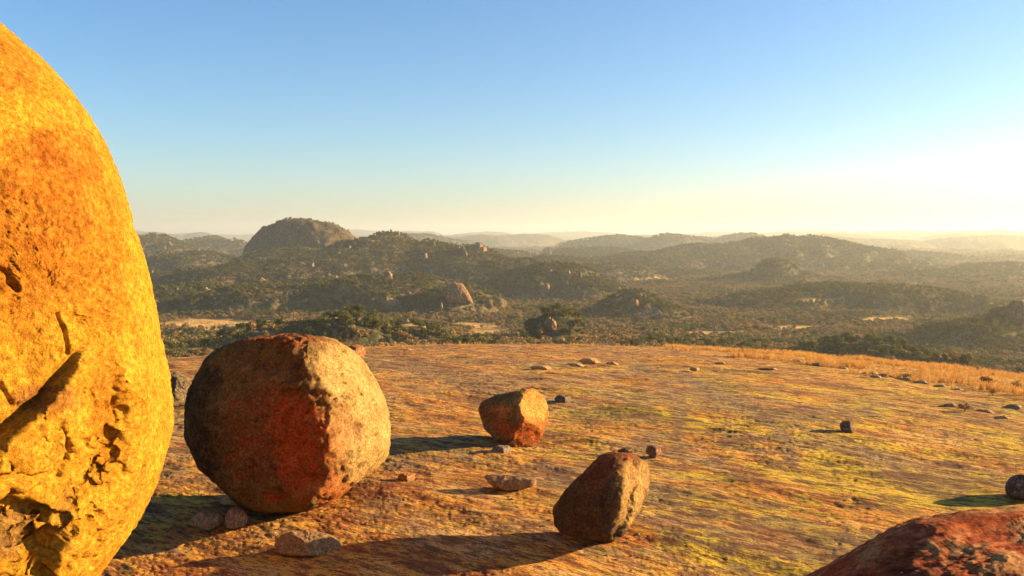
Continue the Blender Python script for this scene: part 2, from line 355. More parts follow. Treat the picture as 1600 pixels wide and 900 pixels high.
def outline_block(sil, dist, sub=6, cen=None, facets=(), pw=16, bevel=((40, 1.0),), thick=1.0, rough=.03, rscale=1.0, seed=1, back=1.0, sphere=None, warp=.10):
    """block whose outline from the standpoint follows sil; facets = (normal xyz, distance as share of R)"""
    sil = np.array(sil, float); 
    if cen is None: cen = sil.mean(0)
    d = ray(*cen); C = CAM + d * dist                       # dist = distance along the optical axis
    vd = d / np.linalg.norm(d); r = np.cross(vd, (0, 0, 1.)); r /= np.linalg.norm(r); up = np.cross(r, vd)
    Ns, Hs = [], []
    R = 0
    n = len(sil)
    for i in range(n):
        a, b = ray(*sil[i]), ray(*sil[(i + 1) % n]); nn = np.cross(a, b); nn /= np.linalg.norm(nn)
        h = nn @ (CAM - C)
        if h < 0: nn, h = -nn, -h
        Ns.append(nn); Hs.append(h); R += h / n
    for i in range(n):
        nn, h = Ns[i], Hs[i]
        for (al, k) in bevel:
            al = math.radians(al)
            for s_ in (-1, 1):
                m = nn * math.cos(al) + vd * s_ * math.sin(al)
                Ns.append(m); Hs.append((h * math.cos(al) + R * thick * (1 if s_ < 0 else back) * math.sin(al)) * k * .93)
    Ns.append(-vd); Hs.append(R * thick); Ns.append(vd); Hs.append(R * thick * back)
    for (nn, k) in facets:
        nn = np.array(nn, float); nn /= np.linalg.norm(nn); Ns.append(nn); Hs.append(R * k)
    Ns, Hs = np.array(Ns), np.array(Hs)
    D, T = get_ico(sub) if sphere is None else sphere(-vd)
    wk = 2.2; DW = D + warp * np.stack([fbm(D[:, 0] * wk + seed, D[:, 1] * wk, D[:, 2] * wk + 3 * j_, 5, seed + 7 * j_, .55) for j_ in (1, 2, 3)], 1)
    side_ = np.abs(D @ vd)[:, None]; D0 = D; D = D + (DW - D) * np.clip(side_ * 1.6, 0, 1); D = D / np.linalg.norm(D, axis=1)[:, None]
    rho = np.empty(len(D))
    for i in range(0, len(D), 40000):
        q = np.maximum(D[i:i + 40000] @ Ns.T, 0) / Hs; mx = q.max(1)[:, None]
        rho[i:i + 40000] = 1 / (mx[:, 0] * ((q / mx) ** pw).sum(1) ** (1 / pw))
    D = D0; V = D * rho[:, None] * (1 + .35 / pw)
    T = fix_winding(V, T, 0)
    N = normals(V, T); s = rscale / R; p = V * s + seed * 13.7
    V = V + N * (R * rough * (fbm(p[:, 0] * 1.6, p[:, 1] * 1.6, p[:, 2] * 1.6, 4, seed) * 1.3 + .45 * np.minimum(fbm(p[:, 0] * 6, p[:, 1] * 6, p[:, 2] * 6, 4, seed + 3, .6), .05) * 2))[:, None]
    N = normals(V, T); p = p + 31.7; ch = fbm(p[:, 0] * 3, p[:, 1] * 3, p[:, 2] * 3, 5, seed + 9, .6)
    V = V + N * (R * rough * (-.9 * np.exp(-(ch / .09) ** 2) * sstep(0, .35, fbm(p[:, 0], p[:, 1], p[:, 2], 3, seed + 11)) + .25 * np.minimum(ch, .0)))[:, None]
    return C, V, T, R
M_PAINT = rock_mat("painted_granite", None, 1.6, speck_amt=.6, bump=.05, pale_amt=.18)
def place_block(name, C, V, T, colr, mat, label, cat, group=None):
    o = obj(name, mesh_np(name, V, T, mat, True, colr), None, tuple(C)); return tag(o, label, cat, group)

# --- the giant boulder at the left edge
sil = [(278, 640), (280, 690), (254, 772), (210, 845), (168, 905), (110, 965), (-60, 1040), (-400, 1060), (-900, 950), (-1150, 500), (-1000, 100), (-650, -160), (-300, -175), (-80, -42), (6, 24), (68, 70), (110, 118), (150, 174), (187, 234), (213, 296), (229, 348), (243, 400), (256, 450), (271, 500), (276, 560)]
C, V, T, R = outline_block(sil, 8.6, cen=(-250, 470), warp=.0, pw=26, bevel=((22, 1.0), (45, 1.0), (68, 1.0)), thick=1.0, rough=.012, seed=4,
                           facets=[((.72, -.62, .12), .93), ((.35, -.9, .1), .98)], sphere=lambda ax: polarsphere(ax + np.array((1.1, -.1, 0.)), 620, 420, 1.35))
W = V + C; px, py = project(W); N = normals(V, T); vis = sstep(-.1, .1, -(N @ (C / np.linalg.norm(C))) + .6)
def polydist(px, py, pts):
    """distance to a polyline and the side (+ right of its direction, in picture terms)"""
    best = np.full(len(px), 1e9); side = np.zeros(len(px)); pts = np.array(pts, float)
    for (a, b) in zip(pts[:-1], pts[1:]):
        e = b - a; L = e @ e; t = np.clip(((px - a[0]) * e[0] + (py - a[1]) * e[1]) / L, 0, 1)
        dx, dy = px - a[0] - t * e[0], py - a[1] - t * e[1]; d = np.hypot(dx, dy)
        s = np.sign(e[0] * (py - a[1]) - e[1] * (px - a[0])); k = d < best; best = np.where(k, d, best); side = np.where(k, s, side)
    return best, side
jn = fbm(W[:, 0] * 1.6, W[:, 1] * 1.6, W[:, 2] * 1.6, 4, 77) * 16
win = lambda cx, cy, rx, ry: np.exp(-(((px - cx) / rx) ** 2 + ((py - cy) / ry) ** 2) ** 2)
D_ = np.zeros(len(V)); front = (N @ ray(100, 450)) < .25
def step(pts, amp, sharp, fade, lead=0.0, jit=1.0, endfade=0):
    d, s = polydist(px + jn * jit, py + jn * jit * .7, pts); sd_ = d * s
    return amp * sstep(-sharp, sharp, sd_) * np.exp(-np.clip(sd_, 0, None) ** 2 / fade ** 2) - lead * np.exp(-(np.clip(-sd_, 0, None) / (fade * .35)) ** 2) * (sd_ < sharp) * sstep(fade * 2, fade, d)
qx, qy = px + jn, py + jn * .8
fA = qy - np.interp(qx, [-200, -40, 0, 45, 85, 128, 200, 320], [800, 716, 690, 652, 607, 556, 478, 330])
D_ += .16 * sstep(-8, 8, fA) * np.exp(-np.clip(fA, 0, None) ** 2 / 120 ** 2) * win(10, 660, 165, 140) - .13 * np.exp(-(np.clip(-fA, 0, None) / 22) ** 2) * (fA < 0) * win(40, 640, 110, 110)
fB = qx - np.interp(qy, [500, 560, 590, 625, 650, 690, 740], [168, 172, 176, 187, 192, 186, 160])
D_ += .085 * sstep(-10, 10, fB) * np.exp(-np.clip(fB, 0, None) ** 2 / 55 ** 2) * win(185, 625, 80, 75)
fC = np.minimum(92 - qx, qy - np.interp(qx, [-60, 10, 45, 80, 120], [772, 776, 784, 800, 850]))
D_ -= .15 * sstep(-6, 6, fC) * np.exp(-np.clip(fC, 0, None) ** 2 / 200 ** 2) * (1 + .3 * fbm(W[:, 0] * 3, W[:, 1] * 3, W[:, 2] * 3, 4, 78))
D_ += -.12 * np.exp(-(polydist(px, py, [(200, 650), (165, 730), (115, 800), (60, 880)])[0] / 26) ** 2)
D_ += .07 * fbm(W[:, 0] * .9, W[:, 1] * .9, W[:, 2] * .9, 4, 5) * sstep(500, 620, py)
for pts, a_, w_ in [([(62, 118), (78, 143), (97, 155)], .05, 3), ([(118, 165), (138, 196), (150, 222), (154, 232)], .05, 3.5), ([(154, 232), (160, 300), (176, 338)], .022, 2.4), ([(205, 350), (208, 362)], .07, 4),
                    ([(-20, 415), (12, 424), (28, 452)], .07, 4), ([(88, 488), (102, 520), (108, 552)], .04, 3), ([(14, 440), (24, 448)], .06, 4), ([(136, 196), (140, 202)], .08, 5), ([(85, 660), (100, 690), (105, 705), (90, 745)], .05, 4), ([(0, 600), (22, 632)], .05, 4), ([(176, 622), (178, 634)], .06, 4), ([(256, 520), (250, 560)], .03, 3)]:
    D_ -= a_ * np.exp(-(polydist(px + jn * .4, py + jn * .3, pts)[0] / w_) ** 2)
pt = .5 + .5 * fbm(W[:, 0] * 5, W[:, 1] * 5, W[:, 2] * 5, 5, 9, .65)
fl = fbm(W[:, 0] * 2.2, W[:, 1] * 2.2, W[:, 2] * 2.2, 6, 15, .6)
D_ += -.016 * np.exp(-(fl / .03) ** 2) * sstep(.05, .3, fbm(W[:, 0] * .8, W[:, 1] * .8, W[:, 2] * .8, 3, 16)) - .02 * sstep(.62, .74, pt) + .02 * fbm(W[:, 0] * 12, W[:, 1] * 12, W[:, 2] * 12, 3, 13)
D_ += .06 * np.exp(-(((px - 262) / 7) ** 2 + ((py - 492) / 12) ** 2))
V = V + N * (D_ * front)[:, None]
nz = [fbm(W[:, 0] * k, W[:, 1] * k, W[:, 2] * k, 5, 60 + i, .6) for i, k in enumerate((.8, 1.3, 2.2))]
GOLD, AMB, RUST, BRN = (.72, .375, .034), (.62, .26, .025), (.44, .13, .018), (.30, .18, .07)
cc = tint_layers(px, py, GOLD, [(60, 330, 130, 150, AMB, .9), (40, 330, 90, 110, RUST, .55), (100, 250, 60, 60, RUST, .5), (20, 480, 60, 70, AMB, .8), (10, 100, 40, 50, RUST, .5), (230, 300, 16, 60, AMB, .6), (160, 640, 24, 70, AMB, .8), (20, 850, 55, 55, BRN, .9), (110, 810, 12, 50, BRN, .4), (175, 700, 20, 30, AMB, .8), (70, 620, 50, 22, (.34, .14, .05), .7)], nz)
M_GIANT = rock_mat("golden_granite", None, 2.6, speck=(.28, .10, .02), pale=(.72, .42, .06), speck_amt=.45, bump=.06, pale_amt=.35, bs=.9)
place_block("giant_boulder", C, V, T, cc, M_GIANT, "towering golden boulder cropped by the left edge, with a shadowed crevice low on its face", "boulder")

# --- the big round boulder
sil = [(287, 640), (290, 610), (305, 580), (330, 552), (365, 535), (410, 525), (450, 522), (500, 528), (540, 540), (568, 562), (585, 590), (602, 620), (611, 650), (610, 690), (600, 715), (560, 755), (525, 780), (480, 799), (430, 804), (380, 795), (345, 765), (305, 735), (296, 700)]
C, V, T, R = outline_block(sil, 15.2, cen=(445, 665), pw=34, bevel=((35, 1.06), (58, 1.06)), warp=.13, thick=.95, rough=.045, seed=8, sub=7,
    facets=[((-.16, -1, -.04), .72), ((-.30, -.80, .48), .82), ((.90, -.42, .10), .95), ((.76, -.55, -.34), .99), ((.80, -.18, .55), .90), ((-.1, -.80, -.55), .88), ((-.75, -.6, .1), .9)])
W = V + C; px, py = project(W); N = normals(V, T)
nz = [fbm(W[:, 0] * k, W[:, 1] * k, W[:, 2] * k, 7, 30 + i, .72) for i, k in enumerate((1.6, 2.3, 3.4))]
pit = fbm(W[:, 0] * 5, W[:, 1] * 5, W[:, 2] * 5, 4, 2, .6)
V = V + N * (-.05 * sstep(.25, .5, pit) - .06 * np.exp(-(polydist(px + nz[1] * 8, py + nz[0] * 8, [(430, 612), (480, 612), (520, 618), (536, 632)])[0] / 3.5) ** 2) - .10 * np.exp(-(((px - 562) / 8) ** 2 + ((py - 665) / 14) ** 2)) - .07 * np.exp(-(((px - 445) / 4) ** 2 + ((py - 662) / 5) ** 2)))[:, None]
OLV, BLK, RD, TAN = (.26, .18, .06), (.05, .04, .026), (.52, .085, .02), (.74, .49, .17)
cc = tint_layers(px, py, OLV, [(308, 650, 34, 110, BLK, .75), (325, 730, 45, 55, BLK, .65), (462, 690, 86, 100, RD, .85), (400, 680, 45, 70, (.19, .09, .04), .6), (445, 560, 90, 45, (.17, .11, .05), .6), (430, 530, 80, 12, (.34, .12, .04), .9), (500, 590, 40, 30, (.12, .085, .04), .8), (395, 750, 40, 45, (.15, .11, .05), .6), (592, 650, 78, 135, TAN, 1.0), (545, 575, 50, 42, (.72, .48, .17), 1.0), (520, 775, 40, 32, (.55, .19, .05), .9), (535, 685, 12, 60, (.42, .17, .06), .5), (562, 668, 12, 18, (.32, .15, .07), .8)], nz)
M_B2 = rock_mat("mottled_granite", None, 3.0, speck=(.03, .024, .016), pale=(.42, .32, .17), speck_amt=.8, bump=.09, pale_amt=.25)
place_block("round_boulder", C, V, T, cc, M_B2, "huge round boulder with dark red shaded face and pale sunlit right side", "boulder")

# --- the cube-like orange boulder
sil = [(749, 640), (752, 628), (775, 617), (800, 612), (832, 607), (850, 618), (858, 640), (856, 665), (846, 684), (828, 698), (800, 698), (776, 688), (757, 670)]
C, V, T, R = outline_block(sil, 19.6, pw=70, bevel=((40, 1.1),), thick=1.0, rough=.035, seed=12, sub=6,
    facets=[((-.38, -1, .0), .80), ((.80, -.55, .38), .74), ((.45, -.85, -.45), .80), ((-.2, -.45, .88), .86), ((.95, -.2, -.1), .9)])
W = V + C; px, py = project(W); nz = [fbm(W[:, 0] * k, W[:, 1] * k, W[:, 2] * k, 5, 40 + i, .6) for i, k in enumerate((1.5, 3))]
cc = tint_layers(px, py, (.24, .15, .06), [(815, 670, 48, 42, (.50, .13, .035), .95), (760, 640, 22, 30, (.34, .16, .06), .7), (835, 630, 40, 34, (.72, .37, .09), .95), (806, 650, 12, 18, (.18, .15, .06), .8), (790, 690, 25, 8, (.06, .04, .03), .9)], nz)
M_B3 = rock_mat("orange_granite", None, 2.4, speck=(.06, .035, .02), speck_amt=.75, bump=.08, pale=(.5, .36, .16), pale_amt=.2)
place_block("angular_boulder", C, V, T, cc, M_B3, "block-shaped orange boulder standing alone in the middle of the rock dome", "boulder")
# --- the dark slanting boulder
sil = [(864, 805), (866, 785), (885, 765), (910, 735), (938, 712), (958, 708), (985, 709), (1006, 718), (1016, 735), (1020, 755), (1012, 775), (998, 800), (984, 828), (975, 840), (940, 846), (895, 840), (868, 826)]
C, V, T, R = outline_block(sil, 13.6, pw=30, bevel=((40, 1.1),), thick=1.0, rough=.05, seed=17, sub=6,
    facets=[((-.30, -1, .12), .76), ((.86, -.50, .12), .66), ((.1, -.55, .9), .98), ((-.5, -.55, .68), .80), ((.6, -.75, -.3), .80), ((-.85, -.5, .05), .88), ((.1, -.98, .3), .82), ((-.5, -.8, -.3), .85)])
W = V + C; px, py = project(W); N = normals(V, T); nz = [fbm(W[:, 0] * k, W[:, 1] * k, W[:, 2] * k, 5, 50 + i, .6) for i, k in enumerate((2, 4))]
V = V + N * (-.07 * np.exp(-(polydist(px + nz[0] * 12, py, [(990, 765), (983, 785), (976, 812), (966, 842)])[0] / 5) ** 2) + .05 * np.exp(-(((px - 950) / 10) ** 2 + ((py - 832) / 6) ** 2)))[:, None]
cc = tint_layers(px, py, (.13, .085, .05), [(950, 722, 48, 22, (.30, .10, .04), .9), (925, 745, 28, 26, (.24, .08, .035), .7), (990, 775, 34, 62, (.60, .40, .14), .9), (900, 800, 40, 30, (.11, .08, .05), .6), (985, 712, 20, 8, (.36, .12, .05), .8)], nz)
M_B4 = rock_mat("dark_granite", None, 3.0, speck=(.03, .022, .016), pale=(.40, .28, .14), speck_amt=.85, bump=.08, pale_amt=.25)
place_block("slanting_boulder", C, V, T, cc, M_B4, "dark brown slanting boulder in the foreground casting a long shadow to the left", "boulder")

# --- smaller blocks by outline
M_S = {}
def small(name, sil, dist, base, label, cat="rock", group=None, sub=4, facets=(), thick=.9, rough=.05, seed=1, pw=14, pale=.3, sc=3.0):
    key = tuple(base)
    if key not in M_S: M_S[key] = rock_mat("stone_%d" % len(M_S), key, sc, pale_amt=pale, bump=.03, speck_amt=.5)
    C, V, T, R = outline_block(sil, dist, sub=sub, facets=facets, thick=thick, rough=rough, seed=seed, pw=pw, bevel=((40, 1.0),))
    return tag(obj(name, mesh_np(name, V, T, M_S[key]), None, tuple(C)), label, cat, group)
def gdist(px, py):
    p = ground_hit(px, py); return (p - CAM) @ FW
def lump(px, py, w_, h_, k=9, seed=0, flat=False):
    r_ = random.Random(seed * 7 + 1); pts = []
    for i in range(k):
        a = 2 * math.pi * i / k; q = .86 + .22 * r_.random()
        pts.append((px + math.cos(a) * w_ / 2 * q, py - h_ / 2 + math.sin(a) * h_ / 2 * q))
    return pts
STONES = [  # px, base py, w, h, colour, label, seed
    (480, 872, 118, 44, (.34, .22, .11), "rough pale-tipped rock lying before the huge round boulder", 1),
    (324, 829, 54, 32, (.36, .31, .20), "grey-green stone in shade at the foot of the huge round boulder, the left of two", 2),
    (369, 829, 40, 38, (.38, .27, .18), "wedge-shaped brown stone in shade touching the huge round boulder, the right of two", 3),
    (635, 755, 30, 17, (.45, .20, .07), "small orange stone lying alone right of the huge round boulder", 4),
    (785, 712, 34, 18, (.28, .23, .16), "flat grey stone tucked under the block-shaped orange boulder", 5),
    (881, 631, 30, 15, (.22, .17, .11), "small dark stone behind the block-shaped orange boulder", 6),
    (1022, 716, 26, 22, (.27, .15, .08), "round brown stone behind the dark slanting boulder, the right of two", 7),
    (980, 711, 30, 12, (.17, .11, .07), "low dark stone peeping over the top of the dark slanting boulder", 8),
    (1087, 580, 22, 7, (.60, .42, .22), "small pale slab near the far edge of the rock dome", 11),
    (1588, 640, 40, 9, (.42, .32, .2), "pale broken slab at the right edge under the dry grass", 12),
    (1372, 592, 26, 6, (.5, .38, .22), "thin pale slab below the golden grass strip", 13),
    (555, 563, 36, 26, (.45, .20, .07), "orange rock showing over the right shoulder of the huge round boulder", 14),
    (275, 640, 52, 58, (.20, .16, .09), "dark shaded rock in the gap between the two largest boulders", 15),
    (392, 548, 34, 13, (.36, .10, .04), "low red rock just beyond the huge round boulder's top left", 16)]
for (a, b, ww, hh, colr, lab, sd_) in STONES:
    dd = {14: 21.0, 15: 19.0, 16: 48}.get(sd_) or gdist(a, b - hh * .25)
    small("rock", lump(a, b, ww, hh, 8, sd_), dd, colr, lab, seed=sd_, thick=.8, rough=.10, sub=5 if ww > 40 else 4, pw=50, facets=[((.7, -.6, .3), .65), ((-.3, -.8, .4), .62), ((.2, -.3, .95), .6 * hh / ww + .25)])
small("cobble_pair", [(1313, 669), (1313, 662), (1318, 657), (1327, 658), (1335, 663), (1336, 673), (1330, 677), (1318, 677)], gdist(1325, 675), (.22, .165, .11), "small dark boulder alone on the yellow lichen slope at right", "boulder", seed=21, pw=50, rough=.12, facets=[((.7, -.6, .3), .8), ((-.4, -.8, .3), .8)])
bpy.data.objects["cobble_pair"].name = "boulder"
small("boulder", [(1569, 765), (1573, 750), (1586, 741), (1602, 740), (1625, 745), (1632, 765), (1620, 783), (1590, 782), (1575, 777)], gdist(1600, 778), (.13, .10, .08), "smooth dark boulder cropped by the right edge above the red outcrop", "boulder", seed=22, sub=5, rough=.015, pw=8)
small("rock_flake", [(754, 742), (765, 740), (800, 742), (838, 748), (838, 758), (818, 765), (790, 768), (765, 757)], gdist(800, 763), (.42, .26, .12), "lifted flat rock flake with a dark underside between the boulders", "rock", seed=23, sub=5, thick=.6, facets=[((-.1, -.35, .95), .42)])

# flat ledge slabs at far edge of the dome
rr = random.Random(9)
LED = [(1283, 571, 20, 6), (1300, 574, 26, 5), (1322, 578, 24, 5), (1366, 586, 34, 7), (1392, 590, 32, 8), (1420, 595, 34, 7), (1446, 600, 30, 6), (1474, 605, 26, 5), (1500, 610, 26, 4), (1250, 566, 16, 5)]
for k, (a, b, ww, hh) in enumerate(LED):
    where = ["at the left of the row"] * 3 + ["in the middle of the row"] * 4 + ["at the right of the row"] * 3
    small("ledge_slab", lump(a, b, ww * 1.5, hh * .85, 9, 40 + k), gdist(a, b - 1), (.70, .52, .30), "thin pale rock slab edging the golden grass strip, " + where[k], "rock slab", "pale slabs along the edge of the grass, " + where[k], seed=40 + k, thick=.6, rough=.12, pw=40, facets=[((.45, -.45, .77), .22)], sub=4)
LED2 = [(852, 578, 46, 9, "long low ledge with a shadowed left end before the far edge"), (928, 568, 44, 11, "hollowed pale ledge near the far edge of the dome"), (905, 573, 30, 7, "low pale rock left of the hollowed ledge"), (960, 570, 26, 6, "low pale rock right of the hollowed ledge"),
        (1490, 636, 30, 8, "pale ledge rock left of the dry brown shrub"), (1545, 646, 44, 8, "long pale ledge rock near the right edge below the grass"), (1572, 655, 30, 7, "lowest pale ledge rock near the right edge"), (1210, 578, 60, 4, "thin dark ledge line on the orange slope"), (640, 548, 34, 4, "thin white slab on the skyline right of the round boulder"), (1130, 569, 30, 4, "thin pale slab on the orange slope near the grass")]
for k, (a, b, ww, hh, lab) in enumerate(LED2):
    small("ledge_rock", lump(a, b, ww * 1.25, hh * .8, 9, 60 + k), gdist(a, b - 1), (.66, .44, .22), lab, "rock", seed=60 + k, thick=.6, rough=.14, sub=4, pw=40, facets=[((.45, -.45, .77), .25)])

# --- the red outcrop at bottom right
sil = [(1215, 912), (1285, 872), (1335, 842), (1372, 816), (1405, 803), (1450, 796), (1500, 790), (1600, 786), (1760, 790), (2000, 850), (2250, 1100), (2100, 1500), (1500, 1500), (1150, 1150)]
C, V, T, R = outline_block(sil, 5.4, cen=(1650, 1130), pw=22, bevel=((35, 1.0), (65, 1.0)), thick=1.0, rough=.005, seed=31,
    facets=[((.06, -.30, .95), .60), ((-.5, -.2, .82), .85)], sphere=lambda ax: polarsphere(ax + np.array((-.3, .3, .9)), 420, 300, 1.2))
W = V + C; N = normals(V, T); px, py = project(W)
uu = W[:, 0] * .92 + W[:, 1] * .4; vv = -W[:, 0] * .4 + W[:, 1] * .92
q = fbm(uu * .7, vv * 2.6, W[:, 2] * 2.6, 4, 33, .6) * 4.5; st = np.floor(q) + sstep(.75, 1, q - np.floor(q))
V = V + N * (.012 * st + .024 * fbm(uu * 1.3, vv * 6, W[:, 2] * 6, 4, 35, .65) + .007 * fbm(uu * 9, vv * 24, W[:, 2] * 20, 3, 36, .65))[:, None]
n_ = fbm(uu * 1.5, vv * 5, W[:, 2] * 5, 5, 38, .65); m_ = fbm(uu * .8 + 4, vv * 2, W[:, 2] * 2, 5, 39, .6)
cc = np.array((.40, .095, .035)) * np.ones((len(V), 1)); cc = mixc(cc, (.62, .34, .14), .85 * sstep(-.05, .3, n_)); cc = mixc(cc, (.16, .05, .03), .8 * sstep(.1, .35, m_)); cc = mixc(cc, (.34, .16, .09), .4 * sstep(.15, .4, -m_))
M_RED = rock_mat("red_granite", None, 2.2, speck=(.08, .03, .018), pale=(.60, .34, .15), speck_amt=.6, bump=.03, pale_amt=.3, stretch=(.8, 1.8, 1.8))
place_block("red_outcrop", C, V, T, cc, M_RED, "streaky dark red rock outcrop filling the bottom right corner", "outcrop")

# ------------------------------------------------------------------ bare domes and cliffs on the hills
M_FAR = rock_mat("distant_granite", (.165, .13, .075), .05, speck=(.05, .05, .025), pale=(.26, .21, .13), bump=2.5, speck_amt=.9, stretch=(1, 1, .5))
M_CLIFF = rock_mat("red_cliff", (.38, .22, .11), .12, speck=(.07, .045, .025), bump=.8, speck_amt=.6, stretch=(1, 1, .5))
def far_rock(name, sil, dist, lab, cat, mat, seed=1, sub=5, thick=.9, rough=.06, facets=(), group=None, cen=None):
    C, V, T, R = outline_block(sil, dist, sub=sub, thick=thick, rough=rough, seed=seed, pw=14, bevel=((35, 1.0), (60, 1.0)), facets=facets, cen=cen)
    FARG[name] = (V + C, normals(V, T))
    return tag(obj(name, mesh_np(name, V, T, mat), None, tuple(C)), lab, cat, group)
FARG = {}
far_rock("granite_hill", [(378, 400), (388, 375), (402, 360), (425, 350), (450, 343), (480, 344), (515, 349), (535, 355), (552, 368), (565, 385), (560, 420), (380, 425)], 1660, "great bald granite hill on the skyline at left, the highest point", "hill", M_FAR, 3, 6, 1.2, .09, facets=[((-.2, -1, .35), .9), ((-.6, -.7, .5), .95)])
far_rock("cliff", [(698, 449), (706, 442), (722, 443), (733, 458), (739, 474), (700, 474), (693, 460)], 845, "bare reddish cliff at the right end of the nearer left hill", "cliff", M_CLIFF, 5, 5, .9)
far_rock("cliff", [(1573, 482), (1580, 470), (1592, 468), (1608, 470), (1618, 500), (1590, 510), (1576, 500)], 610, "smooth grey rock face on the dark hill at the right edge", "cliff", M_CLIFF, 6, 5, .9, .03, facets=[((.75, -.6, .25), .7)])
def tor(a, b, ww, hh, dd, lab, k):
    """a weathered stack: several jointed granite blocks leaning on one another, each a part"""
    r_ = random.Random(500 + k); mt = M_CLIFF if k % 3 != 1 else M_FAR
    root = obj("tor", None, None, tuple(CAM + ray(a, b + hh / 2) * dd)); tag(root, lab, "rock")
    n_ = 4 if ww > 11 else 3
    for j in range(n_):
        f = (j + .5) / n_ - .5; bw = ww * r_.uniform(.42, .62); bh = hh * r_.uniform(.65, 1.1) * (1 - .5 * abs(f)); bx = a + f * ww * .8
        if ww < 9: bx = a + f * ww * .35; bh = hh * (.55 + .25 * j); bw = ww * .8
        cy = b + hh * .5 + 2 - bh / 2
        pl = [(bx - bw / 2, cy + bh / 2 + 2), (bx - bw * r_.uniform(.42, .55), cy - bh * .1), (bx - bw * r_.uniform(.15, .4), cy - bh * r_.uniform(.4, .5)), (bx + bw * r_.uniform(.1, .3), cy - bh * .5), (bx + bw * r_.uniform(.42, .55), cy - bh * r_.uniform(0, .3)), (bx + bw * .5, cy + bh / 2 + 2)]
        C, V, T, R_ = outline_block(pl, dd * (1 - .0012 * j), sub=3, thick=.9, rough=.10, seed=k * 5 + j, pw=60, bevel=((45, 1.0),), facets=[((r_.uniform(-.4, .4), -1, r_.uniform(0, .5)), .72), ((.8, -.5, .2), .75)])
        obj("block", mesh_np("block", V, T, mt), root, tuple(Vector(C) - root.location))
KO = [(410, 404, 13, 11, 1330, "orange sunlit rock on the slope under the bald hill"), (760, 470, 16, 14, 820, "rounded pale rock beside the reddish cliff"), (689, 478, 5, 16, 850, "thin pale pinnacle left of the reddish cliff"),
      (664, 402, 8, 16, 1440, "pale pinnacle below the ridge crest left of the castle rock"), (722, 392, 16, 26, 1430, "broken castle rock on the ridge crest, its left half"), (745, 386, 26, 22, 1420, "broken castle rock on the ridge crest, its right half"), (852, 445, 12, 14, 1130, "bright rock on the front of the low end hill"), (905, 432, 8, 18, 1180, "pale leaning pinnacle on the low end hill's crest"), (886, 424, 9, 12, 1180, "dark block on the low end hill's crest"),
      (362, 442, 14, 10, 1020, "brown rock on the crest of the nearer left hill, leftmost"), (404, 440, 10, 10, 1000, "upright pair of pale rocks on the nearer left hill"), (440, 440, 8, 9, 1000, "narrow pale rock on the crest of the nearer left hill"), (476, 434, 9, 10, 1000, "orange-brown rock on the crest of the nearer left hill"), (515, 430, 20, 10, 1000, "cluster rock in the middle of the nearer left hill's crest"), (606, 424, 12, 13, 960, "sharp orange tor at the top of the nearer left hill"),
      (541, 492, 8, 14, 410, "upright brown spire on the near dark rise, the left of two"), (590, 508, 8, 13, 415, "orange tooth of rock on the near dark rise, the right of two"), (860, 503, 16, 20, 450, "split grey rock in the small dark kopje"), (845, 508, 10, 18, 450, "narrow grey rock left of the split one in the small dark kopje"),
      (1006, 463, 6, 12, 850, "pointed finger rock on top of the middle kopje"), (990, 470, 14, 12, 845, "dark block near the top of the middle kopje"), (1210, 412, 10, 14, 2200, "jagged rock on the tip of the hazy pointed kopje"), (1222, 414, 12, 10, 2190, "lower jagged rock right of the hazy kopje's tip"), (860, 388, 22, 10, 2650, "rock castle on the hazy ridge beyond the low end hill"), (858, 395, 8, 14, 2600, "pale pinnacle on the hazy hill beyond the low end hill"),
      (1477, 558, 9, 22, 318, "tall orange standing rock in the small kopje beyond the grass"), (1466, 560, 14, 16, 320, "grey block left of the tall standing rock"), (1490, 566, 14, 13, 318, "pale broken block right of the tall standing rock"), (1425, 560, 12, 11, 330, "small pale rock among bushes left of the little kopje"), (1518, 462, 8, 8, 1150, "small dark knob on the far slope of the long low hill"),
      (250, 490, 30, 9, 1020, "brown rock shelf beside the giant boulder's edge"), (275, 452, 24, 10, 1050, "flat brown rock slope on the left end of the nearer hill"), (320, 450, 18, 8, 1050, "small tan rock slope on the left end of the nearer hill"), (265, 380, 10, 8, 2450, "pale rock patch on the hazy hill beside the giant boulder")]
for k, (a, b, ww, hh, dd, lab) in enumerate(KO):
    dr = ray(a, b + hh * .35); ts = np.linspace(dd * .72, dd * 1.3, 500); pp = CAM + ts[:, None] * dr; zt = terr_h(pp[:, 0], pp[:, 1]); gap = pp[:, 2] - zt
    hit = np.where(gap < 0)[0]
    i_ = hit[0] if len(hit) else int(np.argmin(gap)); D1 = float(ts[i_]); up_ = 0 if len(hit) else min(max(gap[i_], 0) - 2, 40) / D1 * F
    tor(a, b + up_, ww, hh, D1, lab, k)
# ------------------------------------------------------------------ trees and bushes
def leaf_mat(name, cols):
    t = NT(name); oi = t.n("ShaderNodeObjectInfo"); rp = t.n("ShaderNodeValToRGB"); t.l(oi.outputs['Random'], rp.inputs[0])
    rp.color_ramp.interpolation = 'LINEAR'
    e = rp.color_ramp.elements
    while len(e) < len(cols): e.new(.5)
    for i, c_ in enumerate(cols): e[i].position = i / (len(cols) - 1); e[i].color = (*c_, 1)
    co = t.n("ShaderNodeTexCoord").outputs['Object']; n = t.noise(co, 1.3, 4)
    c = t.mix(1.0, rp.outputs[0], t.mix(t.rng(n, .35, .65), (.6, .6, .6), (1.35, 1.3, 1.2)), 'MULTIPLY')
    d = t.n("ShaderNodeBsdfDiffuse"); t.l(c, d.inputs[0]); tr = t.n("ShaderNodeBsdfTranslucent"); t.l(c, tr.inputs[0])
    m = t.n("ShaderNodeMixShader"); m.inputs[0].default_value = .25; t.l(d.outputs[0], m.inputs[1]); t.l(tr.outputs[0], m.inputs[2])
    o = t.n("ShaderNodeOutputMaterial"); t.l(m.outputs[0], o.inputs[0]); return t.m
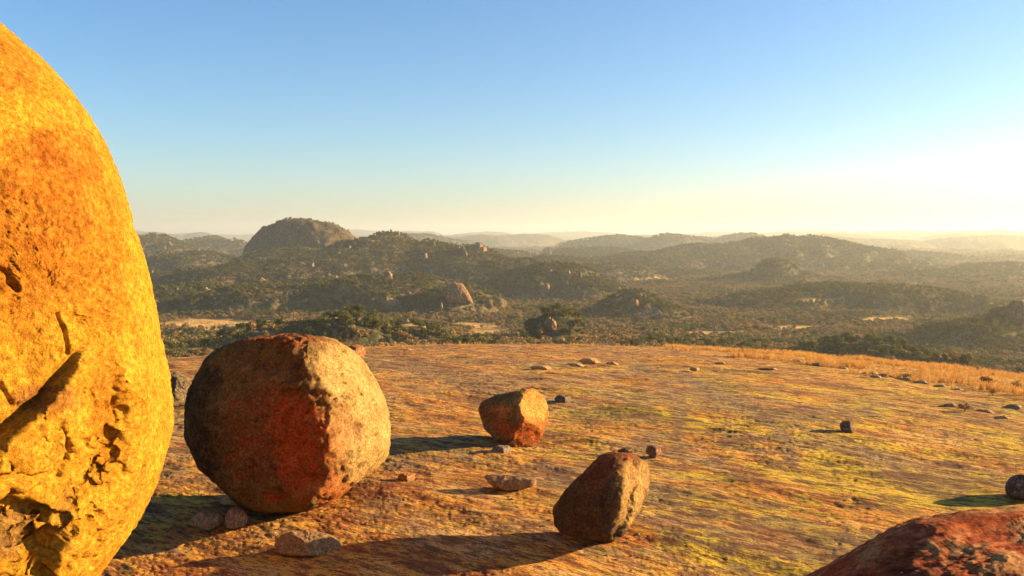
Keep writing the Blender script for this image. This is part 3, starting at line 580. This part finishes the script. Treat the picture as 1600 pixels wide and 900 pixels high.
M_GREEN = leaf_mat("olive_leaves", [(.07, .08, .024), (.11, .115, .03), (.17, .15, .038), (.085, .085, .028), (.14, .15, .034)])
M_BROWN = leaf_mat("dry_twigs", [(.24, .16, .065), (.32, .20, .085), (.20, .15, .07), (.27, .21, .09), (.40, .21, .045)])
M_BARK = NT("bark").out((.16, .11, .075))
def crown(seed, n, leaf, flat=.75):
    g = np.random.default_rng(seed); L = 9
    lc = g.normal(size=(L, 3)); lc /= np.linalg.norm(lc, axis=1)[:, None]; lc *= g.uniform(.25, .62, (L, 1)); lc[:, 2] = lc[:, 2] * flat * .8; lr = g.uniform(.28, .48, L)
    k = g.integers(0, L, n); d = g.normal(size=(n, 3)); d /= np.linalg.norm(d, axis=1)[:, None]
    c = lc[k] + d * (lr[k] * g.uniform(.55, 1.05, n) )[:, None] * np.array((1, 1, flat)); c[:, 2] += .95
    nn = d + g.normal(size=(n, 3)) * .55; nn /= np.linalg.norm(nn, axis=1)[:, None]
    a = np.cross(nn, g.normal(size=(n, 3))); a /= np.linalg.norm(a, axis=1)[:, None]; b = np.cross(nn, a)
    s = leaf * g.uniform(.6, 1.3, (n, 1)); V = np.stack([c - a * s, c + b * s * .8, c + a * s, c - b * s * .8], 1).reshape(-1, 3)
    return V, np.arange(4 * n).reshape(-1, 4)
def trunk(seed):
    g = random.Random(seed); V = []; Fq = []
    def limb(p, q, r0, r1):
        p, q = np.array(p), np.array(q); d = q - p; d = d / np.linalg.norm(d); a = np.cross(d, (.3, .8, .1)); a /= np.linalg.norm(a); b = np.cross(d, a); o = len(V)
        for (c_, r_) in ((p, r0), (q, r1)):
            for i in range(5): t_ = i * 2 * math.pi / 5; V.append(c_ + (a * math.cos(t_) + b * math.sin(t_)) * r_)
        for i in range(5): Fq.append((o + i, o + (i + 1) % 5, o + 5 + (i + 1) % 5, o + 5 + i))
    limb((0, 0, -.25), (.03, .02, .45), .065, .045)
    for k in range(5):
        a = k * 1.26 + g.random(); limb((.03, .02, .42), (math.cos(a) * .4, math.sin(a) * .4, .8 + g.random() * .4), .035, .012)
    return np.array(V), np.array(Fq)
NK = 4
near_c, near_t, far_m = [], [], []
for k in range(NK * 2):
    mt = M_GREEN if k < NK else M_BROWN; fl = .6 + .1 * (k % NK)
    V, Q = crown(200 + k, 620 if k < NK else 520, .085 if k < NK else .07, fl); near_c.append(mesh_np("crown", V, Q, mt, False))
    V2, Q2 = trunk(300 + k); near_t.append(mesh_np("trunk", V2, Q2, M_BARK))
    V, Q = crown(400 + k, 150, .15, fl); me = mesh_np("far_tree", np.concatenate([V, V2]), np.concatenate([Q, Q2 + len(V)]), mt, False); far_m.append(me)
g = np.random.default_rng(77)
pts = []
for (r0, r1, area, s0, s1) in [(175, 420, 17, 1.9, 4.0), (420, 800, 17, 1.9, 3.9), (800, 1600, 22, 2.0, 3.8), (1600, 3000, 60, 3.0, 5.2), (3000, 5500, 260, 5.0, 9.0)]:
    a0 = math.radians(37); n = int(a0 * (r1 * r1 - r0 * r0) / area); r_ = np.sqrt(g.uniform(r0 * r0, r1 * r1, n)); a_ = g.uniform(-a0, a0, n)
    pts.append(np.stack([np.sin(a_) * r_, np.cos(a_) * r_, g.uniform(0, 1, n) ** 1.6 * (s1 - s0) + s0], 1))
pts = np.concatenate(pts); x, y, sc = pts.T; z = terr_h(x, y); keep = z > dome0(x, y) - .5
P = np.stack([x, y, z], 1); px, py = project(P)
dn = fbm(x / 45, y / 45, o=4, seed=97) ; r_ = np.hypot(x, y)
keep &= (clearing(px, py, x, y) + g.uniform(0, .35, len(x)) < .8) & (dn + g.uniform(-.5, .5, len(x)) > -.62)
keep &= ~((np.abs(px - 455) < 72) & (py < 388) & (r_ < 2200) & (r_ > 1500))
P, px, py, sc, r_ = P[keep], px[keep], py[keep], sc[keep], r_[keep]
kn = fbm(P[:, 0] / 70, P[:, 1] / 70, o=3, seed=99) + g.normal(0, .28, len(P))
hillish = np.clip((P[:, 2] - terr_h(P[:, 0], P[:, 1], False)) / 12, 0, 1) * (r_ > 380)
brown = kn + .22 + .15 * (r_ < 420) - .75 * hillish > 0
kind = np.where(brown, NK, 0) + g.integers(0, NK, len(P)); rot = g.uniform(0, 6.28, len(P))
sc = np.where(brown, sc * .85, sc)
t_ = P[:, 0] / P[:, 1]; crest = 2 * np.sqrt((DA + DB * t_ ** 2) * (DA * DY ** 2 + CZ)) - 2 * DA * DY
stop = (CZ - (P[:, 2] + sc * 1.3)) / P[:, 1]
infr = (px > 235) & (px < 1620) & (stop < crest + .0005)
order = np.argsort(np.where(infr, -sc / P[:, 1], 0))
ind = order[:300]; rest = np.ones(len(P), bool); rest[ind] = False
zones = [(330, "close beside the giant boulder"), (400, "left of the round boulder's top"), (470, "behind the round boulder's left"), (540, "behind the round boulder's right"), (600, "above the round boulder's shoulder"), (670, "right of the orange tooth rock"), (740, "left of the small grass clearing"), (800, "right of the small grass clearing"),
         (860, "left of the split grey rock"), (920, "right of the split grey rock"), (1000, "below the middle kopje"), (1080, "right of the middle kopje"), (1170, "near the thin grass clearing"), (1260, "where the grass strip starts"), (1350, "behind the grass strip's thin end"), (1430, "left of the tall standing rock"), (1520, "right of the tall standing rock"), (1700, "behind the grass near the right edge")]
for i in ind:
    k = int(kind[i]); zn = next(s_ for lim, s_ in zones if px[i] < lim)
    dist_w = "nearest" if r_[i] < 260 else ("middle-distance" if r_[i] < 340 else "farther"); szw = "small" if sc[i] < 2.6 else ("tall" if sc[i] > 3.3 else "round")
    lab = "%s %s %s %s" % (szw, dist_w, "bare brown thorn tree" if k >= NK else "dark olive tree", zn)
    e = obj("dry_tree" if k >= NK else "green_tree", None, None, tuple(P[i]), float(rot[i]), float(sc[i])); tag(e, lab, "tree", lab.replace("tree", "trees"))
    obj("crown", near_c[k], e); obj("trunk", near_t[k], e)

def scatter(name, P, kind, sc, rot, meshes, mat=None):
    cl_ = bpy.data.collections.new(name + "_kinds")
    for i, m in enumerate(meshes):
        o = bpy.data.objects.new("%s_%02d" % (name, i), m); cl_.objects.link(o)
    me = bpy.data.meshes.new(name); me.vertices.add(len(P)); me.vertices.foreach_set("co", np.asarray(P, np.float32).ravel())
    for nm, ty, dat in (("kind", 'INT', kind.astype(np.int32)), ("size", 'FLOAT', sc.astype(np.float32)), ("turn", 'FLOAT', rot.astype(np.float32))):
        a = me.attributes.new(nm, ty, 'POINT'); a.data.foreach_set("value", dat)
    o = obj(name, me); md = o.modifiers.new("scatter", 'NODES'); ng = bpy.data.node_groups.new(name, 'GeometryNodeTree'); md.node_group = ng
    ng.interface.new_socket("Geometry", in_out='INPUT', socket_type='NodeSocketGeometry'); ng.interface.new_socket("Geometry", in_out='OUTPUT', socket_type='NodeSocketGeometry')
    N_ = ng.nodes; gi = N_.new('NodeGroupInput'); go = N_.new('NodeGroupOutput'); ci = N_.new('GeometryNodeCollectionInfo'); ci.inputs[0].default_value = cl_; ci.inputs[1].default_value = True; ci.inputs[2].default_value = True
    ip = N_.new('GeometryNodeInstanceOnPoints'); m2p = N_.new('GeometryNodeMeshToPoints')
    def att(nm, ty):
        q = N_.new('GeometryNodeInputNamedAttribute'); q.data_type = ty; q.inputs[0].default_value = nm; return q.outputs[0]
    L = ng.links.new; L(gi.outputs[0], m2p.inputs[0]); L(m2p.outputs[0], ip.inputs['Points']); L(ci.outputs[0], ip.inputs['Instance']); ip.inputs['Pick Instance'].default_value = True
    L(att("kind", 'INT'), ip.inputs['Instance Index']); L(att("size", 'FLOAT'), ip.inputs['Scale'])
    cx = N_.new('ShaderNodeCombineXYZ'); L(att("turn", 'FLOAT'), cx.inputs[2]); L(cx.outputs[0], ip.inputs['Rotation']); L(ip.outputs[0], go.inputs[0])
    return o
Wg, Ng = FARG["granite_hill"]; gx, gy = project(Wg); pick = (Ng[:, 2] > .35) & (Ng[:, 1] < .5) & (fbm(Wg[:, 0] / 30, Wg[:, 1] / 30, Wg[:, 2] / 30, 4, 7) + .004 * (gx - 470) + g.uniform(-.3, .3, len(gx)) > -.02)
pick &= (g.uniform(0, 1, len(gx)) < .12); Pg = Wg[pick]; ng_ = len(Pg)
PB = np.concatenate([P[rest], Pg]); KB = np.concatenate([kind[rest], g.integers(0, NK * 2, ng_)]); SB = np.concatenate([sc[rest], g.uniform(1.6, 3.2, ng_)]); RB = np.concatenate([rot[rest], g.uniform(0, 6.28, ng_)])
tag(scatter("bush_cover", PB, KB, SB, RB, far_m), "olive and brown bushveld trees covering the valley and hills", "bushland", kind='stuff')
print("trees", len(P))

# rock outcrops too many and too small to single out
ors = []
for k in range(6):
    Vp, Tp = get_ico(3); f_ = np.random.default_rng(700 + k); Np = f_.normal(size=(11, 3)); Np[:, 2] *= .6; Np /= np.linalg.norm(Np, axis=1)[:, None]; Hp = f_.uniform(.45, .95, 11)
    qp = np.maximum(Vp @ Np.T, 0) / Hp; Vq = Vp * (1 / np.maximum(qp.max(1), .85))[:, None]; ors.append(mesh_np("outcrop_rock", Vq + normals(Vq, Tp) * (.12 * fbm(Vq[:, 0] * 2.5, Vq[:, 1] * 2.5, Vq[:, 2] * 2.5, 3, k))[:, None], Tp, rock_mat("outcrop_granite_%d" % k, [(.34, .23, .13), (.30, .24, .16), (.42, .25, .12)][k % 3], .6, bump=.3, speck_amt=.8), False))
n = 9000; r_ = np.sqrt(g.uniform(400 ** 2, 2800 ** 2, n)); a_ = g.uniform(-.62, .62, n); x, y = np.sin(a_) * r_, np.cos(a_) * r_; e_ = 12.0
z = terr_h(x, y); gx_ = (terr_h(x + e_, y) - z) / e_; gy_ = (terr_h(x, y + e_) - z) / e_; slope = np.hypot(gx_, gy_)
k_ = (fbm(x / 110, y / 110, o=4, seed=141) + 1.6 * slope + g.uniform(-.25, .25, n) > .62)
P4 = np.stack([x, y, z], 1)[k_]; print("outcrops", len(P4))
tag(scatter("rock_outcrops", P4, g.integers(0, 6, len(P4)), g.uniform(1.2, 4.6, len(P4)) * np.interp(r_[k_], [400, 2800], [.7, 1.5]), g.uniform(0, 6.28, len(P4)), ors), "small tan granite outcrops breaking through the bush on the hills", "rock outcrops", kind='stuff')
# ------------------------------------------------------------------ dry grass
M_GRASS = leaf_mat("dry_grass", [(.62, .35, .10), (.70, .44, .14), (.54, .26, .07)])
def tuft(seed, n=16):
    g_ = np.random.default_rng(seed); V = []; Q = []
    for i in range(n):
        a = g_.uniform(0, 6.28); b = g_.uniform(0, .16); x0, y0 = math.cos(a) * b, math.sin(a) * b; h = g_.uniform(.55, 1.0); le = g_.uniform(.05, .4); w_ = .016; an = g_.uniform(0, 6.28)
        wx, wy = math.cos(an) * w_, math.sin(an) * w_; k = len(V)
        V += [(x0 - wx, y0 - wy, -.1), (x0 + wx, y0 + wy, -.1), (x0 + math.cos(a) * le * .4 + wx, y0 + math.sin(a) * le * .4 + wy, h * .6), (x0 + math.cos(a) * le * .4 - wx, y0 + math.sin(a) * le * .4 - wy, h * .6), (x0 + math.cos(a) * le + wx * .4, y0 + math.sin(a) * le, h), (x0 + math.cos(a) * le - wx * .4, y0 + math.sin(a) * le, h)]
        Q += [(k, k + 1, k + 2, k + 3), (k + 3, k + 2, k + 4, k + 5)]
    return mesh_np("tuft", V, Q, M_GRASS, False)
tufts = [tuft(i) for i in range(5)]
n = 120000; r_ = np.sqrt(g.uniform(30 ** 2, 95 ** 2, n)); a_ = g.uniform(math.radians(-22), math.radians(37), n); x, y = np.sin(a_) * r_, np.cos(a_) * r_
z = dome0(x, y); px, py = project(np.stack([x, y, z], 1)); tt = x / y; A = DA + DB * tt ** 2; Cc = DA * DY ** 2 + CZ; yc = np.sqrt(Cc / A)
ge = np.interp(px, [-900, 560, 1000, 1100, 1300, 1450, 1600, 1900], [530, 538, 541, 549, 580, 606, 629, 690])
beyond = y > yc
edge_n = fbm(x / 3, y / 3, o=4, seed=111)
dens = ((beyond & (y < yc + 10)) | ((py < ge - 6 + 22 * edge_n) & (px > 980))) & (edge_n * 1.6 + g.uniform(-.5, .5, n) > .12)
left = px < 1040; dens &= ~left | ((edge_n > .08) & (g.uniform(0, 1, n) < .35))
P2 = np.stack([x, y, dome_h(x, y)], 1)[dens]; s_ = np.where(left[dens], g.uniform(.08, .2, dens.sum()), g.uniform(.08, .27, dens.sum()) * (1 + .5 * edge_n[dens]))
print("grass", len(P2))
tag(scatter("dry_grass", P2, g.integers(0, 5, len(P2)), s_, g.uniform(0, 6.28, len(P2)), tufts), "golden dry grass along the far edge of the rock dome", "grass", kind='stuff')
# gravel and flakes lying on the dome
pebs = []
for k in range(5):
    Vp, Tp = get_ico(2); f_ = np.random.default_rng(900 + k); Np = f_.normal(size=(9, 3)); Np /= np.linalg.norm(Np, axis=1)[:, None]; Hp = f_.uniform(.5, .95, 9)
    qp = np.maximum(Vp @ Np.T, 0) / Hp; pebs.append(mesh_np("pebble", Vp * (1 / np.maximum(qp.max(1), .85))[:, None] * np.array((1, .75, .5)), Tp, None, False))
mp = rock_mat("pebble_granite", (.36, .24, .13), 3, bump=.02)
for m_ in pebs: m_.materials.append(mp)
n = 9000; r_ = np.exp(g.uniform(math.log(8.5), math.log(60), n)); a_ = g.uniform(math.radians(-28), math.radians(35), n); x, y = np.sin(a_) * r_, np.cos(a_) * r_
cl_n = fbm(x * .5, y * .5, o=4, seed=131); k_ = (cl_n > g.uniform(.45, 1.2, n))
for (bx, by, br) in [(445, 800, 1.9), (800, 698, 1.0), (935, 842, 1.1), (480, 870, .8), (790, 765, .6)]:
    p = ground_hit(bx, by); k_ |= (np.hypot(x - p[0], y - p[1]) < br) & (g.uniform(0, 1, n) < .9)
x, y = x[k_], y[k_]; P3 = np.stack([x, y, dome_h(x, y)], 1)
tag(scatter("loose_gravel", P3, g.integers(0, 5, len(P3)), .006 + .045 * g.uniform(0, 1, len(P3)) ** 6 + .0003 * y, g.uniform(0, 6.28, len(P3)), pebs), "loose brown gravel and flakes strewn over the rock dome", "gravel", kind='stuff')
# shrubs at the grass edge
def shrub(px_, py_, wpx, label, mt, seed, name="dry_shrub"):
    p = ground_hit(px_, py_); p[2] = dome0(p[0], p[1]); s = wpx / F * p[1] / 2 * .95
    e = obj(name, None, None, tuple(p), seed, s); tag(e, label, "shrub")
    V, Q = crown(seed, 500, .05, .6); V[:, 2] -= .45; obj("crown", mesh_np("crown", V, Q, mt, False), e); V, Q = trunk(seed); V[:, 2] *= .6; obj("trunk", mesh_np("trunk", V, Q, M_BARK), e)
M_DRY2 = leaf_mat("dark_twigs", [(.12, .055, .03), (.14, .07, .04)])
shrub(1543, 602, 36, "dark leafless shrub in the golden grass near the right edge", M_DRY2, 1)
shrub(1551, 618, 30, "sparse pale shrub at the lower edge of the golden grass", M_BROWN, 2)
shrub(1508, 643, 32, "low reddish shrub among pale ledge rocks at right", M_DRY2, 3)
shrub(1590, 606, 26, "brown tuft-like shrub in the grass at the right edge", M_BROWN, 4)
shrub(1418, 592, 26, "small brown shrub in the middle of the grass strip", M_BROWN, 5)

# pond glinting far away on the valley floor
d = ray(1557, 457); tp = 1300.0
for i in range(3000):
    p = CAM + d * tp
    if p[2] < float(terr_h(np.array([p[0]]), np.array([p[1]]))[0]): break
    tp += 3
t = NT("pond_water"); M_W = t.out((.25, .3, .35), None, rough=.08, spec=.8)
V = [(p[0] + math.cos(a) * 14, p[1] + math.sin(a) * 30, p[2] + 1.5) for a in np.linspace(0, 6.28, 17)[:-1]]
me = bpy.data.meshes.new("pond"); me.from_pydata(V, [], [list(range(16))]); me.materials.append(M_W); tag(obj("pond_water", me), kind='structure')

# ------------------------------------------------------------------ haze
t = NT("haze_air"); pv = t.n("ShaderNodeVolumePrincipled"); pv.inputs['Color'].default_value = (.84, .90, .82, 1); pv.inputs['Density'].default_value = 1.0e-4; pv.inputs['Anisotropy'].default_value = .42
o_ = t.n("ShaderNodeOutputMaterial"); t.l(pv.outputs[0], o_.inputs['Volume'])
zlo, zhi = -190.0, 210.0; hx = 36000
V = [(sx * hx, sy * hx, z_) for z_ in (zlo, zhi) for sx, sy in ((-1, -1), (1, -1), (1, 1), (-1, 1))]
me = bpy.data.meshes.new("haze"); me.from_pydata(V, [], [(3, 2, 1, 0), (4, 5, 6, 7), (0, 1, 5, 4), (1, 2, 6, 5), (2, 3, 7, 6), (3, 0, 4, 7)]); me.materials.append(t.m)
tag(obj("haze", me), kind='stuff')
zs = [o.bound_box for o in bpy.data.objects if o.name.startswith("valley_ground")][0]
print("terrain z", min(b[2] for b in zs), max(b[2] for b in zs))
